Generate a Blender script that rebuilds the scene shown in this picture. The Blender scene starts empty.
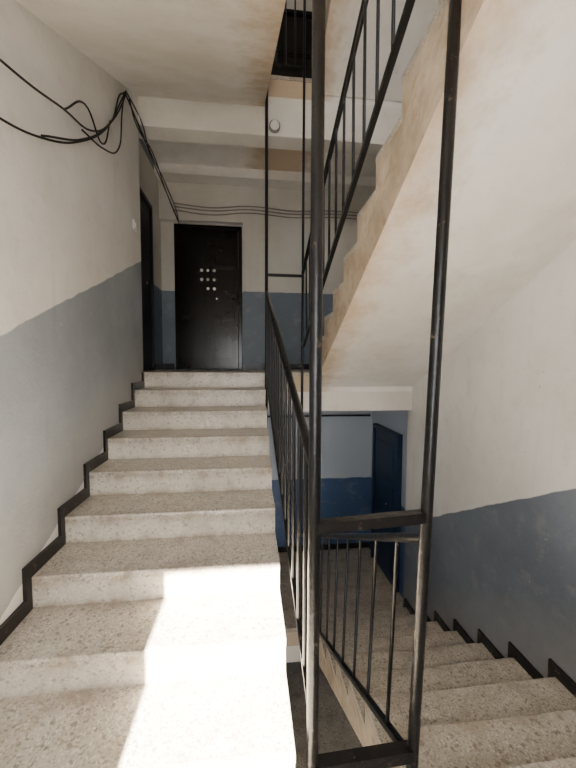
import bpy, math, random
from mathutils import Vector, Matrix
random.seed(4)
# ------------------------------------------------------------------ constants
Y0=1.063; T=.30; R=.1502; N=9; YT=Y0+T*8
H=-1.44; ZB=H+N*R; ZL=H-N*R; ZC=1.40; ZD=ZC+N*R; ZG=ZL-N*R
XL=-1.014; XA=.15; XB=.61; XR=1.71; XU=.655
XLL=-1.20; XRR=1.82; YR=-.60; YB=5.04
SL=R/T
# ------------------------------------------------------------------ materials
def newmat(name):
    m=bpy.data.materials.new(name); m.use_nodes=True
    nt=m.node_tree; b=nt.nodes['Principled BSDF']
    return m,nt,b
def N_(nt,t,**k):
    n=nt.nodes.new(t)
    for a,v in k.items(): setattr(n,a,v)
    return n
def lk(nt,a,b): nt.links.new(a,b)
def math_(nt,op,a,b=None,c=None,clamp=False):
    n=N_(nt,'ShaderNodeMath',operation=op); n.use_clamp=clamp
    for i,v in enumerate((a,b,c)):
        if v is None: continue
        if isinstance(v,(int,float)): n.inputs[i].default_value=v
        else: lk(nt,v,n.inputs[i])
    return n.outputs[0]
def mix_(nt,f,a,b,blend='MIX'):
    n=N_(nt,'ShaderNodeMix',data_type='RGBA',blend_type=blend)
    for i,v in ((0,f),(6,a),(7,b)):
        if isinstance(v,(int,float)): n.inputs[i].default_value=v
        elif isinstance(v,tuple): n.inputs[i].default_value=(v[0],v[1],v[2],1)
        else: lk(nt,v,n.inputs[i])
    return n.outputs[2]
def noise(nt,vec,scale,detail=4,rough=.55):
    n=N_(nt,'ShaderNodeTexNoise'); n.inputs['Scale'].default_value=scale
    n.inputs['Detail'].default_value=detail; n.inputs['Roughness'].default_value=rough
    lk(nt,vec,n.inputs['Vector']); return n.outputs['Fac']
def ramp(nt,v,lo,hi):
    n=N_(nt,'ShaderNodeMapRange'); n.inputs[1].default_value=lo; n.inputs[2].default_value=hi
    n.inputs[3].default_value=0; n.inputs[4].default_value=1; n.clamp=True
    lk(nt,v,n.inputs[0]); return n.outputs[0]
def bump(nt,b,h,st,dist=.01):
    n=N_(nt,'ShaderNodeBump'); n.inputs['Strength'].default_value=st; n.inputs['Distance'].default_value=dist
    lk(nt,h,n.inputs['Height']); lk(nt,n.outputs[0],b.inputs['Normal'])
def streaks(nt,co,sx=14,sz=1.1):
    mp=N_(nt,'ShaderNodeMapping'); mp.inputs['Scale'].default_value=(sx,sx,sz); lk(nt,co,mp.inputs['Vector'])
    return noise(nt,mp.outputs[0],1,5,.6)

def wall_mat(name,upper,dado,mode,low=None,lowup=None,stain=(.50,.43,.34)):
    m,nt,b=newmat(name)
    co=N_(nt,'ShaderNodeTexCoord').outputs['Object']
    sp=N_(nt,'ShaderNodeSeparateXYZ'); lk(nt,co,sp.inputs[0]); Y,Z=sp.outputs[1],sp.outputs[2]
    n1=noise(nt,co,1.1,6,.6); n2=noise(nt,co,7,7,.68); n3=noise(nt,co,60,3); st=streaks(nt,co)
    wob=math_(nt,'MULTIPLY',math_(nt,'SUBTRACT',noise(nt,co,5,4),.5),.035)
    zz=math_(nt,'ADD',Z,wob)
    if mode in('L','R'):
        t=ramp(nt,Y,Y0,YT)
        k=1.058 if mode=='L' else -N*R
        line=math_(nt,'MULTIPLY_ADD',t,k,-1.234 if mode=='L' else H)
        d=math_(nt,'SUBTRACT',zz,line)
        mod=math_(nt,'FLOORED_MODULO',d,2.84)
        hh=1.13 if mode=='L' else 1.10
        fac=ramp(nt,mod,hh+.004,hh-.004)
        low_dirt=ramp(nt,math_(nt,'ADD',mod,math_(nt,'MULTIPLY',n2,.5)),.75,.15)
    elif mode=='B':
        a=math_(nt,'LESS_THAN',zz,ZL+1.09)
        c=math_(nt,'MULTIPLY',math_(nt,'GREATER_THAN',zz,ZB-.3),math_(nt,'LESS_THAN',zz,ZB+1.09))
        e=math_(nt,'MULTIPLY',math_(nt,'GREATER_THAN',zz,ZD-.3),math_(nt,'LESS_THAN',zz,ZD+1.09))
        fac=math_(nt,'ADD',math_(nt,'ADD',a,c),e,clamp=True)
    up=mix_(nt,ramp(nt,n1,.40,.62),upper,tuple(c*k for c,k in zip(upper,(.88,.865,.84))))
    up=mix_(nt,math_(nt,'MULTIPLY',ramp(nt,n2,.53,.73),.26),up,stain)
    up=mix_(nt,math_(nt,'MULTIPLY',ramp(nt,st,.58,.75),.22),up,stain)
    if mode=='N': col=up
    else:
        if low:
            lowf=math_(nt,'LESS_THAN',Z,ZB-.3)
            da=mix_(nt,lowf,dado,low); up=mix_(nt,lowf,up,lowup)  # lower storey: cool sky light tinted into both plaster and dado colours
        else: da=mix_(nt,ramp(nt,n1,.40,.62),tuple(c*1.12 for c in dado),tuple(c*.84 for c in dado))
        da=mix_(nt,math_(nt,'MULTIPLY',ramp(nt,n2,.54,.74),.28),da,(.44,.42,.38))
        da=mix_(nt,math_(nt,'MULTIPLY',ramp(nt,st,.60,.74),.18),da,(.12,.12,.12))
        if mode in('L','R'): da=mix_(nt,math_(nt,'MULTIPLY',low_dirt,.45),da,(.42,.37,.30))
        col=mix_(nt,fac,up,da)
        chip=ramp(nt,noise(nt,co,20,6,.72),.67,.70)
        col=mix_(nt,math_(nt,'MULTIPLY',chip,.5),col,(.62,.59,.53))
        ch2=ramp(nt,noise(nt,co,34,4,.6),.71,.73)
        col=mix_(nt,math_(nt,'MULTIPLY',ch2,.55),col,(.20,.17,.14))
    lk(nt,col,b.inputs['Base Color'])
    b.inputs['Roughness'].default_value=.5 if mode!='N' else .75
    hgt=math_(nt,'ADD',math_(nt,'MULTIPLY',n2,.8),math_(nt,'MULTIPLY',n3,.25))
    bump(nt,b,hgt,.35,.015)
    return m
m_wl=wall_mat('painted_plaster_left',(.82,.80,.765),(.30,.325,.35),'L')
m_wr=wall_mat('painted_plaster_right',(.80,.785,.76),(.155,.18,.22),'R')  # dado: left wall's paint, darkened in colour for this wall's weaker light
m_wb=wall_mat('painted_plaster_back',(.60,.57,.51),(.13,.165,.21),'B',low=(.055,.105,.225),lowup=(.47,.53,.62))  # plaster tone lowered to paint in the far landing's dimmer light
m_pl=wall_mat('plain_plaster',(.74,.71,.65),None,'N')

def stained():
    m,nt,b=newmat('stained_concrete')
    co=N_(nt,'ShaderNodeTexCoord').outputs['Object']
    n1=noise(nt,co,3,6,.65); n2=noise(nt,co,14,6,.65)
    c=mix_(nt,ramp(nt,n1,.36,.62),(.58,.49,.375),(.36,.28,.19))
    c=mix_(nt,math_(nt,'MULTIPLY',ramp(nt,n2,.52,.70),.6),c,(.24,.17,.10))
    lk(nt,c,b.inputs['Base Color']); b.inputs['Roughness'].default_value=.85
    bump(nt,b,n2,.5,.015); return m
m_st=stained()
def soffit():
    m,nt,b=newmat('soffit_plaster')
    co=N_(nt,'ShaderNodeTexCoord').outputs['Object']
    n1=noise(nt,co,1.4,6,.65); n2=noise(nt,co,5,6,.72)
    sp=N_(nt,'ShaderNodeSeparateXYZ'); lk(nt,co,sp.inputs[0])
    dx=math_(nt,'ABSOLUTE',math_(nt,'SUBTRACT',sp.outputs[0],.40))
    edge=ramp(nt,math_(nt,'ADD',dx,math_(nt,'MULTIPLY',math_(nt,'SUBTRACT',n2,.5),.6)),.50,.25)
    c=mix_(nt,ramp(nt,n1,.40,.62),(.84,.815,.77),(.72,.68,.61))
    c=mix_(nt,math_(nt,'MULTIPLY',edge,.82),c,(.44,.31,.18))
    c=mix_(nt,math_(nt,'MULTIPLY',ramp(nt,n2,.56,.70),.25),c,(.44,.37,.27))
    lk(nt,c,b.inputs['Base Color']); b.inputs['Roughness'].default_value=.6
    bump(nt,b,math_(nt,'ADD',n1,math_(nt,'MULTIPLY',n2,.3)),.25,.02); return m
m_so=soffit()
def terrazzo(name,base,dark,amt,kind,sc_=150):
    m,nt,b=newmat(name)
    co=N_(nt,'ShaderNodeTexCoord').outputs['Object']
    sp=N_(nt,'ShaderNodeSeparateXYZ'); lk(nt,co,sp.inputs[0])
    v=N_(nt,'ShaderNodeTexVoronoi'); v.inputs['Scale'].default_value=sc_; lk(nt,co,v.inputs['Vector'])
    v2=N_(nt,'ShaderNodeTexVoronoi'); v2.inputs['Scale'].default_value=sc_*.55; lk(nt,co,v2.inputs['Vector'])
    sc=N_(nt,'ShaderNodeSeparateColor'); lk(nt,v.outputs['Color'],sc.inputs[0])
    s2=N_(nt,'ShaderNodeSeparateColor'); lk(nt,v2.outputs['Color'],s2.inputs[0])
    n=noise(nt,co,2.2,6,.65); ng=noise(nt,co,8,7,.72)
    c=mix_(nt,ramp(nt,n,.38,.64),base,tuple(x*.78 for x in base))
    c=mix_(nt,math_(nt,'MULTIPLY',ramp(nt,sc.outputs[0],.76,.79),amt),c,dark)
    c=mix_(nt,math_(nt,'MULTIPLY',ramp(nt,sc.outputs[1],.80,.84),amt*.7),c,(.78,.75,.69))
    c=mix_(nt,math_(nt,'MULTIPLY',ramp(nt,s2.outputs[2],.93,.95),amt),c,(.14,.11,.09))
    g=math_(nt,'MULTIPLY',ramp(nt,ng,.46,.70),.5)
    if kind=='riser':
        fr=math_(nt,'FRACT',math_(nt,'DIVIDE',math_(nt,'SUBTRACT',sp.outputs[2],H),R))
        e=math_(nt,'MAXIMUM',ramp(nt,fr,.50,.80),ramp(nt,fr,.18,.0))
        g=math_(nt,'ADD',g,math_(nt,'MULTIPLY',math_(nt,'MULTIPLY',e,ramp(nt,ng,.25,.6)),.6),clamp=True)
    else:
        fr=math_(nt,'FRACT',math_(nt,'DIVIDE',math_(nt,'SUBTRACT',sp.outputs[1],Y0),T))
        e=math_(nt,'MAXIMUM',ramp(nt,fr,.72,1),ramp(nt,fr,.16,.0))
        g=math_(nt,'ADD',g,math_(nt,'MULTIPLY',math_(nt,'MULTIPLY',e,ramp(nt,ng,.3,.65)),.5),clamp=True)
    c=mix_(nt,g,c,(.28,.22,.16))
    lk(nt,c,b.inputs['Base Color']); b.inputs['Roughness'].default_value=.33
    bump(nt,b,math_(nt,'ADD',noise(nt,co,40,4),ng),.15,.006); return m
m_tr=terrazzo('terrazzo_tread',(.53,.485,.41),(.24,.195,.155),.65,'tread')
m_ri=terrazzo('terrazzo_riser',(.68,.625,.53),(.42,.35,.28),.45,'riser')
def simple(name,col,rough,metal=0,var=None,vs=30,lo=.6,hi=.7,bs=.1,spec=.5):
    m,nt,b=newmat(name)
    co=N_(nt,'ShaderNodeTexCoord').outputs['Object']
    n=noise(nt,co,vs,5,.65)
    if var: lk(nt,mix_(nt,ramp(nt,n,lo,hi),col,var),b.inputs['Base Color'])
    else: b.inputs['Base Color'].default_value=(*col,1)
    b.inputs['Roughness'].default_value=rough; b.inputs['Metallic'].default_value=metal
    b.inputs['Specular IOR Level'].default_value=spec
    bump(nt,b,n,bs,.004); return m
m_sk=simple('black_skirting_tile',(.010,.008,.008),.3,0,(.12,.10,.08),14,.60,.68,.1,.35)
m_ir=simple('black_painted_iron',(.004,.004,.0045),.28,.0,(.12,.08,.055),26,.63,.70,.9,.32)
m_do=simple('dark_brown_door_paint',(.0035,.0025,.002),.22,0,(.016,.011,.008),8,.5,.7,.3,.3)
m_db=simple('dark_blue_door_paint',(.014,.030,.065),.4,0,(.02,.04,.08),8,.6,.7,.1,.3)
m_dk=simple('dark_grey_door_paint',(.012,.014,.018),.4,0,(.02,.02,.024),8,.6,.7,.1,.3)
m_cb=simple('black_cable_rubber',(.012,.010,.009),.6)
m_cg=simple('grey_cable_sheath',(.24,.20,.16),.6)
m_mt=simple('brushed_metal',(.75,.73,.70),.3,.8)
m_wh=simple('white_plastic',(.80,.78,.74),.4)
m_gy=simple('grey_bakelite',(.22,.20,.17),.5)
m_wd=simple('window_frame_paint',(.35,.33,.30),.5)

# ------------------------------------------------------------------ mesh builder
class MB:
    def __init__(s): s.v=[];s.f=[];s.m=[];s.mats=[];s.sm=[]
    def mi(s,m):
        if m not in s.mats: s.mats.append(m)
        return s.mats.index(m)
    def add(s,vs,fs,m,smooth=False):
        o=len(s.v); s.v+= [tuple(v) for v in vs]
        for i,f in enumerate(fs):
            s.f.append([o+j for j in f]); s.m.append(s.mi(m[i] if isinstance(m,list) else m)); s.sm.append(smooth)
    def box(s,x0,x1,y0,y1,z0,z1,m):
        vs=[(x,y,z) for x in(x0,x1) for y in(y0,y1) for z in(z0,z1)]
        s.add(vs,[(0,1,3,2),(4,6,7,5),(0,4,5,1),(2,3,7,6),(0,2,6,4),(1,5,7,3)],m)
    def prism(s,poly,x0,x1,fm,cap):
        n=len(poly); vs=[(x0,*p) for p in poly]+[(x1,*p) for p in poly]
        fs=[];ms=[]
        for i in range(n):
            j=(i+1)%n; fs.append((i,j,n+j,n+i)); ms.append(fm(i))
        fs+= [tuple(range(n))[::-1], tuple(range(n,2*n))]; ms+=[cap,cap]
        s.add(vs,fs,ms)
    def tread(s,x0,x1,ya,yb,z0,z1,m,seed):
        """terrazzo slab whose front edge (ya) is worn: rounded and slightly uneven along its length"""
        rnd=random.Random(seed); n=28; dr=1 if yb>ya else -1
        vs=[]
        for i in range(n+1):
            x=x0+(x1-x0)*i/n
            w=rnd.uniform(0,.0045)+.005*math.exp(-((i/n-.5)/.28)**2)
            if rnd.random()<.14: w+=rnd.uniform(.004,.011)
            c=.007+w*.8
            prof=[(ya+dr*w*.3,z0),(ya+dr*w*.4,z1-c),(ya+dr*(w*.4+c*.3),z1-c*.3),(ya+dr*(w*.4+c),z1-w*.12),(ya+dr*.06,z1),(yb,z1),(yb,z0)]
            vs+=[(x,*p) for p in prof]
        k=7;fs=[]
        for i in range(n):
            for j in range(k):
                j2=(j+1)%k; fs.append((i*k+j,i*k+j2,(i+1)*k+j2,(i+1)*k+j))
        fs+= [tuple(range(k)),tuple(range(n*k,(n+1)*k))[::-1]]
        s.add(vs,fs,m)
    def tube(s,a,b,r,m,n=12,sq=False):
        a=Vector(a);b=Vector(b);d=(b-a).normalized()
        u=d.cross(Vector((0,0,1)) if abs(d.z)<.95 else Vector((1,0,0))).normalized(); w=d.cross(u)
        if sq: n=4
        off=math.pi/4 if sq else 0; rr=r*1.414 if sq else r
        ring=[u*math.cos(off+2*math.pi*i/n)*rr+w*math.sin(off+2*math.pi*i/n)*rr for i in range(n)]
        vs=[a+q for q in ring]+[b+q for q in ring]
        fs=[(i,(i+1)%n,n+(i+1)%n,n+i) for i in range(n)]
        s.add(vs,fs,m,not sq); s.add(vs,[tuple(range(n))[::-1],tuple(range(n,2*n))],m)
    def disc(s,c,r,h,axis,m,n=20,dome=False):
        a=Vector(c);d=Vector(axis).normalized()
        if not dome: s.tube(a,a+d*h,r,m,n); return
        k=5
        u=d.cross(Vector((0,0,1)) if abs(d.z)<.95 else Vector((1,0,0))).normalized(); w=d.cross(u)
        vs=[]
        for j in range(k):
            t=math.pi/2*j/k
            for i in range(n):
                p=2*math.pi*i/n; vs.append(a+d*h*math.sin(t)+(u*math.cos(p)+w*math.sin(p))*r*math.cos(t))
        vs.append(a+d*h); fs=[]
        for j in range(k-1):
            for i in range(n):
                i2=(i+1)%n; fs.append((j*n+i,j*n+i2,(j+1)*n+i2,(j+1)*n+i))
        for i in range(n): fs.append(((k-1)*n+i,(k-1)*n+(i+1)%n,k*n))
        s.add(vs,fs,m,True)
    def obj(s,name,parent=None,bev=0):
        me=bpy.data.meshes.new(name); me.from_pydata(s.v,[],s.f)
        for m in s.mats: me.materials.append(m)
        for i,p in enumerate(me.polygons): p.material_index=s.m[i]; p.use_smooth=s.sm[i]
        me.update()
        import bmesh
        bm=bmesh.new(); bm.from_mesh(me); bmesh.ops.recalc_face_normals(bm,faces=bm.faces); bm.to_mesh(me); bm.free()
        o=bpy.data.objects.new(name,me); bpy.context.collection.objects.link(o)
        if bev:
            b=o.modifiers.new('bevel','BEVEL'); b.width=bev; b.segments=3; b.limit_method='ANGLE'
        if parent: o.parent=parent
        return o
def empty(name):
    o=bpy.data.objects.new(name,None); bpy.context.collection.objects.link(o); return o
def curve(name,paths,r,m,parent=None):
    cu=bpy.data.curves.new(name,'CURVE'); cu.dimensions='3D'; cu.bevel_depth=r; cu.bevel_resolution=2; cu.resolution_u=8
    for pts in paths:
        sp=cu.splines.new('BEZIER'); sp.bezier_points.add(len(pts)-1)
        for p,c in zip(sp.bezier_points,pts): p.co=c; p.handle_left_type=p.handle_right_type='AUTO'
    cu.materials.append(m)
    o=bpy.data.objects.new(name,cu); bpy.context.collection.objects.link(o)
    if parent: o.parent=parent
    return o

# ------------------------------------------------------------------ walls
ZLO,ZHI=ZG-.15,5.6
b=MB(); b.box(XL-.4,XL,YR,YT+.02,ZLO,ZHI,m_wl); b.box(XL-.4,XLL,YT+.02,YB,ZLO,ZHI,m_wb); b.obj('wall_left')
b=MB(); b.box(XR,XR+.3,YR,YT+.10,ZLO,ZHI,m_wr); b.box(XRR,XR+.3,YT+.10,YB,ZLO,ZHI,m_wb); b.obj('wall_right')
b=MB(); b.box(XL-.4,XR+.3,YB,YB+.2,ZLO,ZHI,m_wb)
for z0,z1 in((ZB,ZD-.2),(ZD,ZHI),(ZL,ZB-.2)):
    b.box(-.085,XRR,YB-.08,YB,z0,z1,m_wb)
    b.box(XLL,-.085,YB-.08,YB,z0+2.03,z1,m_wb) if z0==ZB else None
b.obj('wall_back')
b=MB(); wx0,wx1=-.47,.137
wins=[(-.75,.66),(2.2,3.4),(-3.4,-2.2)]
b.box(XL-.4,wx0,YR-.2,YR,ZLO,ZHI,m_pl); b.box(wx1,XR+.3,YR-.2,YR,ZLO,ZHI,m_pl)
zs=[ZLO]+[q for w in sorted(wins) for q in w]+[ZHI]
for i in range(0,len(zs),2): b.box(wx0,wx1,YR-.2,YR,zs[i],zs[i+1],m_pl)
b.obj('wall_rear')
for i,(z0,z1) in enumerate(wins):
    b=MB(); t=.02
    b.box(wx0,wx0+t,YR-.12,YR-.07,z0,z1,m_wd); b.box(wx1-t,wx1,YR-.12,YR-.07,z0,z1,m_wd)
    b.box(wx0+t,wx1-t,YR-.12,YR-.07,z0,z0+t,m_wd); b.box(wx0+t,wx1-t,YR-.12,YR-.07,z1-t,z1,m_wd)
    b.obj('window_%d'%(i+1))
b=MB(); b.box(XL-.4,XR+.3,YR-.2,YB+.2,ZHI,ZHI+.15,m_pl); b.obj('ceiling')
b=MB(); b.box(XL-.4,XR+.3,YR-.2,YB+.2,ZG-.3,ZG-.15,m_tr); b.box(XL,XR,YR,YB,ZG-.15,ZG,m_tr); b.obj('floor')

# ------------------------------------------------------------------ landings
b=MB(); z=H; b.box(XL,XR,YR,Y0,z-.04,z,m_tr); b.box(XL,XR,YR,Y0-.012,z-.2,z-.04,m_so); b.obj('floor_landing_middle')
b=MB(); z=ZC; b.box(XL,XR,YR,Y0,z-.04,z,m_tr); b.box(XL,XR,YR,Y0-.012,z-.2,z-.04,m_so)
b.box(XU,XR,Y0,Y0+.14,z-.04,z,m_tr)
zs0=ZB-.147+R*8; yk=YT-(ZC-.2-ZB+.147)/SL
b.prism([(Y0,zs0),(Y0,ZC-.04),(yk-.002,ZC-.04),(yk-.002,ZC-.201)],XU,XR,lambda i:m_so,m_st)
b.obj('floor_landing_over_window')
for nm,z,bm in(('floor_landing_entrance',ZB,.20),('floor_landing_lower',ZL,.18),('floor_landing_upper',ZD,.36)):
    b=MB()
    b.box(XLL,XRR,YT+.10,YB,z-.04,z,m_tr); b.tread(XL,XR,YT,YT+.10,z-.04,z,m_tr,7)
    b.box(XLL,XRR,YT+.10,YB,z-.2,z-.04,m_so); b.box(XL,XR,YT+.012,YT+.10,z-.2,z-.04,m_so)
    b.box(XL,XR,YT+.012,YT+.10,z-.2-bm,z-.2,m_pl); b.box(XLL,XRR,YT+.10,YT+.21,z-.2-bm,z-.2,m_pl)
    if z==ZD: b.box(XLL,XRR,YB-.30,YB-.08,z-.32,z-.2,m_pl)
    b.obj(nm)

# ------------------------------------------------------------------ flights
def flight(name,x0,x1,ys,dr,z0,r,wall,s=.147,yo=0,skirt=True):
    """ys: first riser, yo: tread shift relative to the soffit start"""
    b=MB(); n=N
    th=.035; nose=.02
    Yk=lambda k: ys+dr*T*k
    top=[(ys+dr*nose,z0)]
    for k in range(n-1):
        if k: top.append((Yk(k)+dr*nose,z0+r*k-th))
        top.append((Yk(k)+dr*nose,z0+r*(k+1)-th))
    top.append((Yk(n-1),z0+r*(n-1)-th))
    sy=ys+dr*yo; ye=sy+dr*T*8
    if yo: top.append((ye,z0+r*(n-1)-th)); 
    poly=top+[(ye,z0+R*8-s),(sy,z0-s)]
    if yo: poly.append((sy,z0))
    ns=len(top)
    fm=lambda i: m_so if i==ns else m_ri
    b.prism(poly,x0,x1,fm,m_st)
    for k in range(n-1):
        a=Yk(k); c=Yk(k+1)+dr*nose
        b.tread(x0,x1,a,c,z0+r*(k+1)-th,z0+r*(k+1),m_tr,k*13+int(z0*100))
        b.box(x0+.001,x1-.001,min(a+dr*.008,a+dr*nose),max(a+dr*.008,a+dr*nose),z0+r*k,z0+r*(k+1)-th,m_ri)
    a=Yk(n-1)
    b.box(x0+.001,x1-.001,min(a-dr*.006,a+dr*.012),max(a-dr*.006,a+dr*.012),z0+r*(n-1),z0+r*n-th,m_ri)
    o=b.obj(name)
    if skirt:
        q=MB(); w=.016; h=.065
        xa,xb=(wall,wall+w) if wall<0 else (wall-w,wall)
        for k in range(-1,n-1):
            if k>=0:
                a=Yk(k)-dr*.04; c=Yk(k+1)
                q.box(xa,xb,min(a,c),max(a,c),z0+r*(k+1),z0+r*(k+1)+h,m_sk)
            a=Yk(k+1)-dr*.04; c=Yk(k+1)
            q.box(xa,xb,min(a,c),max(a,c),z0+r*(k+1)+(h if k>=0 else 0),z0+r*(k+2),m_sk)
        q.obj('baseboard_'+name)
    return o
flight('stair_flight_main',XL,XA,Y0,1,H,R,XL)
flight('stair_flight_down',XB-.01,XR,YT,-1,ZL,R,XR)
flight('stair_flight_up',XU,XR,YT+.14,-1,ZB,(ZC-ZB)/N,XR,yo=.14)
flight('stair_flight_top',XL,XA,Y0,1,ZC,R,XL,.155)
flight('stair_flight_attic',XU,XR,YT,-1,ZD,R,XR)
flight('stair_flight_cellar',XL,XA,Y0,1,ZG,R,XL)
for i,z in enumerate((ZB,ZL,ZD)):
    b=MB(); h=.08
    b.box(-.085,XRR,YB-.092,YB-.08,z,z+h,m_sk); b.box(XLL,XLL+.012,4.62,YB,z,z+h,m_sk)
    b.box(XRR-.012,XRR,4.80,YB-.092,z,z+h,m_sk); b.box(XLL+.012,XL-.03,YB-.012,YB,z,z+h,m_sk)
    b.obj('baseboard_landing_%d'%(i+1))
b=MB(); b.box(XL,XL+.014,YR,Y0-.06,H,H+.08,m_sk); b.box(XR-.014,XR,YR,Y0,H,H+.08,m_sk); b.obj('baseboard_middle_landing')

# ------------------------------------------------------------------ railings
def bars(b,p0,p1,q0,q1,sp,r=.0085):
    p0,p1,q0,q1=map(Vector,(p0,p1,q0,q1)); L=math.hypot((p1-p0).x,(p1-p0).y); n=max(2,int(L/sp))
    for i in range(1,n):
        t=i/n; u=t+random.uniform(-.004,.004); b.tube(p0.lerp(p1,t),q0.lerp(q1,u),r,m_ir,8)
root=empty('stair_railing')
PY=Y0+.025; PT=YT-.025
P1=(.211,PY); P3=(.172,PT); P4=(.53,PT)
b=MB(); b.tube((P1[0],P1[1],H-.16),(P1[0],P1[1],ZC-.2),.0205,m_ir,16); b.obj('post_near_inner',root)
def x2(z): return .565+.093*(z-H+.16)/(ZC-.2-H+.16)
b=MB(); b.tube((x2(H-.16),PY,H-.16),(x2(ZC-.02)-.01,PY,ZC-.02),.020,m_ir,16); b.obj('post_near_outer',root)
b=MB(); b.tube((*P3,ZB-.3),(*P3,ZD-.08),.016,m_ir,12); b.tube((*P4,ZB-.3),(*P4,ZD-.08),.013,m_ir,12)
b.tube((*P3,ZD-.08),(*P3,ZHI),.013,m_ir); b.tube((*P4,ZD-.08),(*P4,ZHI),.013,m_ir)
b.tube((*P4,ZL-.2),(*P4,ZB-.3),.013,m_ir); b.tube((*P3,ZL-.2),(*P3,ZB-.3),.013,m_ir); b.obj('posts_far',root)
b=MB()
b.tube((P1[0],PY,-.535),(x2(-.5),PY,-.515),.018,m_ir,sq=True)
b.tube((P1[0],PY,H+.06),(x2(H),PY,H+.075),.021,m_ir,sq=True); b.obj('guard_near',root)
b=MB()
hz=.93
zt=lambda y:(H+R)+(y-Y0)*SL
a=(P1[0],PY,zt(PY)+hz);c=(P3[0],PT,zt(PT)+hz-.13)
b.tube(a,c,.018,m_ir); d=(P1[0],PY,zt(PY)+.05); e=(P3[0],PT,zt(PT)-.04); b.tube(d,e,.010,m_ir,sq=True)
bars(b,a,c,d,e,.155); b.obj('rail_main_flight',root)
b=MB()
zd=lambda y:H-(y-Y0)*SL
a=(x2(-.6),PY,zd(PY)+.86); c=(.55,PT,zd(PT)+.86); d=(.567,PY,zd(PY)+.06); e=(.55,PT,zd(PT)+.06)
b.tube(a,c,.018,m_ir); b.tube(d,e,.013,m_ir,sq=True); bars(b,a,c,d,e,.21); b.obj('rail_down_flight',root)
b=MB()
zu=lambda y:ZB+R+(YT-y)*.52
a=(P4[0],PT,zu(PT)+.82); c=(.59,PY,zu(PY)+.84); d=(P4[0]+.01,PT,zu(PT)+.10); e=(.59,PY,zu(PY)+.12)
b.tube(a,c,.0175,m_ir); b.tube(d,e,.013,m_ir,sq=True); bars(b,a,c,d,e,.16); b.obj('rail_up_flight',root)
b=MB()
for z in(ZB,ZD):
    b.tube((*P3,z+.95),(*P4,z+.95),.015,m_ir); b.tube((*P3,z+.06),(*P4,z+.06),.010,m_ir,sq=True)
bars(b,(*P3,ZD+.95),(*P4,ZD+.95),(*P3,ZD+.06),(*P4,ZD+.06),.075)
b.obj('guard_landings',root)
b=MB()
zt2=lambda y:(ZC+R)+(y-Y0)*SL
a=(P1[0],PY,zt2(PY)+.85);c=(P3[0],PT,zt2(PT)+.8); d=(P1[0],PY,zt2(PY)+.05); e=(P3[0],PT,zt2(PT)-.02)
b.tube(a,c,.0165,m_ir); b.tube(d,e,.010,m_ir,sq=True); bars(b,a,c,d,e,.16)
b.tube((P1[0],PY,ZC-.2),(P1[0],PY,ZC+1.1),.0195,m_ir); b.tube((.62,PY,ZC-.1),(.62,PY,ZC+1.1),.0195,m_ir)
b.tube((P1[0],PY,ZC+.95),(.62,PY,ZC+.95),.017,m_ir); b.obj('rail_top_flight',root)

# ------------------------------------------------------------------ doors
def door(name,w,h,m,loc,rotz,double=True,orn=True):
    r=empty(name)
    b=MB(); f=.05
    b.box(0,f,-.07,0,0,h,m); b.box(w-f,w,-.07,0,0,h,m); b.box(f,w-f,-.07,0,h-f,h,m)
    b.obj('frame',r,.004)
    leaves=[(f+.004,w*.5-.002),(w*.5+.002,w-f-.004)] if double else [(f+.004,w-f-.004)]
    for i,(a,c) in enumerate(leaves):
        b=MB(); b.box(a,c,-.045,0,.01,h-f-.004,m)
        for z0,z1 in((.12,.62),(.72,1.30),(1.40,h-.17)):
            b.box(a+.05,c-.05,-.053,-.045,z0,z1,m)
            b.box(a+.08,c-.08,-.060,-.053,z0+.03,z1-.03,m)
        b.obj('leaf_%d'%(i+1),r,.003)
    if double:
        b=MB(); b.box(w*.5-.022,w*.5+.022,-.066,-.045,.01,h-f-.004,m); b.obj('astragal',r,.003)
    b=MB(); b.box(w*.60,w*.60+.035,-.056,-.045,.93,1.02,m_ir); b.disc((w*.60+.017,-.056,.985),.012,.012,(0,-1,0),m_mt,12); b.obj('lock',r)
    if orn:
        b=MB()
        for i in range(3):
            for j in range(3):
                if j==0 and i==0: continue
                b.disc((w*.5+(i-1)*.085-.01,-.060,1.12+j*.125),.022,.016,(0,-1,0),m_wh,16,True)
        b.obj('studs',r)
    r.location=loc; r.rotation_euler=(0,0,rotz)
    return r
door('entrance_door',.915,1.98,m_do,(-1.01,YB-.002,ZB),0)
door('apartment_door',.68,1.93,m_dk,(XLL+.002,3.68,ZB),math.pi/2,False,False)
door('apartment_door',.82,1.95,m_db,(XRR-.002,4.72,ZL),-math.pi/2,False,False)
door('apartment_door',.80,1.98,m_do,(.15,YB-.082,ZD),0,False,False)

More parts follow.
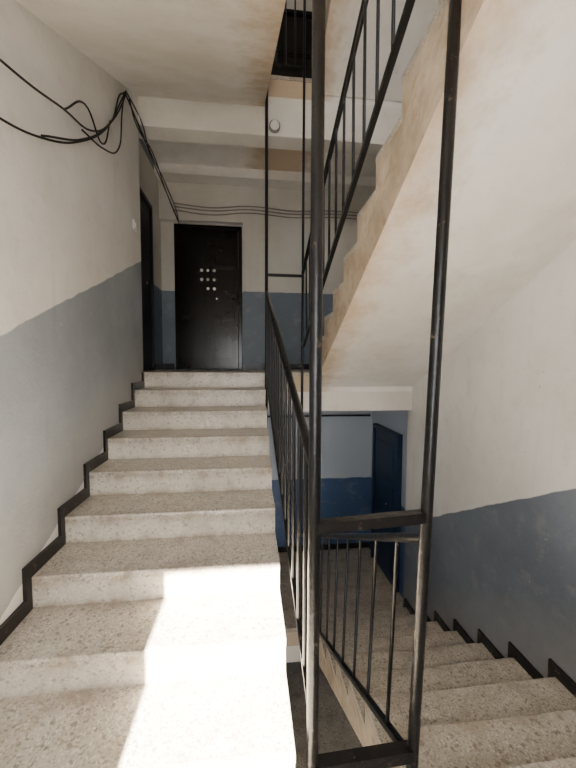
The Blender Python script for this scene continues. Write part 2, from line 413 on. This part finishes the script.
# ------------------------------------------------------------------ cables & fittings
X=XL+.018
main=[(X,1.25,1.13),(X,1.58,1.215),(X+.01,1.79,1.265),(X+.015,2.05,1.35),(X+.01,2.38,1.45),(X,2.77,1.76),(X,3.05,2.16),(X,3.40,2.17),(X,3.60,2.16)]
main2=[(X,1.2,.92),(X,1.57,.98),(X+.015,1.84,1.07),(X+.01,2.26,1.31),(X,2.72,1.70),(X,2.98,2.05),(X+.01,3.07,2.19)]
tail=[(X+.01,3.05,2.17),(X+.02,3.3,2.12),(X,3.75,2.13),(X,4.39,2.08),(X+.03,4.9,1.98),(-.95,YB-.09,1.93)]
j=lambda P,s:[(p[0]+abs(random.uniform(0,s)),p[1]+random.uniform(-s,s),p[2]+random.uniform(-s,s)) for p in P]
o=curve('cable_bundle',[main,main2,j(main2,.015)[2:],tail,j(tail,.03),j(tail,.05),
  [(X,2.30,1.40),(X+.03,2.5,1.42),(X+.02,2.85,1.62),(X,3.0,1.98),(X,3.06,2.18)],
  [(X,2.1,1.38),(X+.02,2.3,1.55),(X,2.6,1.50),(X,2.75,1.75)]],.0055,m_cb)
cz=2.06
paths=[]
for i in range(3):
    z=cz+i*.045; paths.append([(-1.0,YB-.095,z),(-.5,YB-.095,z-.03+random.uniform(-.01,.01)),(0,YB-.095,z+.01),(.6,YB-.095,z-.02),(1.2,YB-.095,z+.01),(1.75,YB-.095,z)])
curve('wall_cable_run',paths,.009,m_cg)
curve('wall_pipe',[[(.0,YB-.095,-.76),(.6,YB-.095,-.765),(1.2,YB-.095,-.76),(1.79,YB-.095,-.765)]],.015,m_cb)
b=MB(); b.disc((.25,YT+.012,2.27),.055,.03,(0,-1,0),m_gy); b.disc((.25,YT-.018,2.27),.042,.05,(0,-1,0),m_wh,dome=True); b.obj('wall_lamp')
b=MB(); b.box(XL,XL+.012,3.26,3.34,1.18,1.26,m_wh); b.box(XL+.012,XL+.018,3.28,3.32,1.20,1.24,m_wh); b.obj('light_switch',bev=.002)

# ------------------------------------------------------------------ light
w=bpy.data.worlds.new('World'); bpy.context.scene.world=w; w.use_nodes=True
bg=w.node_tree.nodes['Background']; bg.inputs[0].default_value=(.75,.85,1,1); bg.inputs[1].default_value=2.5
s=bpy.data.lights.new('sun','SUN'); s.energy=230; s.angle=math.radians(.6); s.color=(1,.92,.80)
so=bpy.data.objects.new('sun',s); bpy.context.collection.objects.link(so)
so.rotation_euler=Vector((.02,1,-.68)).to_track_quat('-Z','Y').to_euler(); so.location=(0,-4,4)
def area(name,loc,tgt,sx,sy,e,col):
    l=bpy.data.lights.new(name,'AREA'); l.shape='RECTANGLE'; l.size=sx; l.size_y=sy; l.energy=e; l.color=col
    o=bpy.data.objects.new(name,l); bpy.context.collection.objects.link(o); o.location=loc
    o.rotation_euler=(Vector(tgt)-Vector(loc)).to_track_quat('-Z','Y').to_euler()
area('window_daylight',(-.1,YR+.02,0),(.3,3,-.3),1.3,1.2,60,(1,.99,.98))  # added fill panel, wider than the rear window it stands at
area('window_daylight_upper',(0,YR+.02,2.7),(.3,3,2.4),1.2,1.2,50,(.97,.98,1))  # added fill light for the upper storey
area('window_daylight_lower',(.3,YR+.02,-2.8),(.8,3,-2.8),1.2,1.1,52,(.85,.93,1))  # cool fill light, added to brighten the lower landing

# ------------------------------------------------------------------ camera
cam=bpy.data.cameras.new('camera'); co=bpy.data.objects.new('camera',cam); bpy.context.collection.objects.link(co)
cam.lens=346.45/768*36; cam.sensor_width=36; cam.sensor_fit='AUTO'; cam.clip_start=.02
co.matrix_world=Matrix.Rotation(math.radians(-6.425),4,'Z')@Matrix.Rotation(math.radians(90-3.394),4,'X')@Matrix.Rotation(math.radians(.24),4,'Z')
bpy.context.scene.camera=co
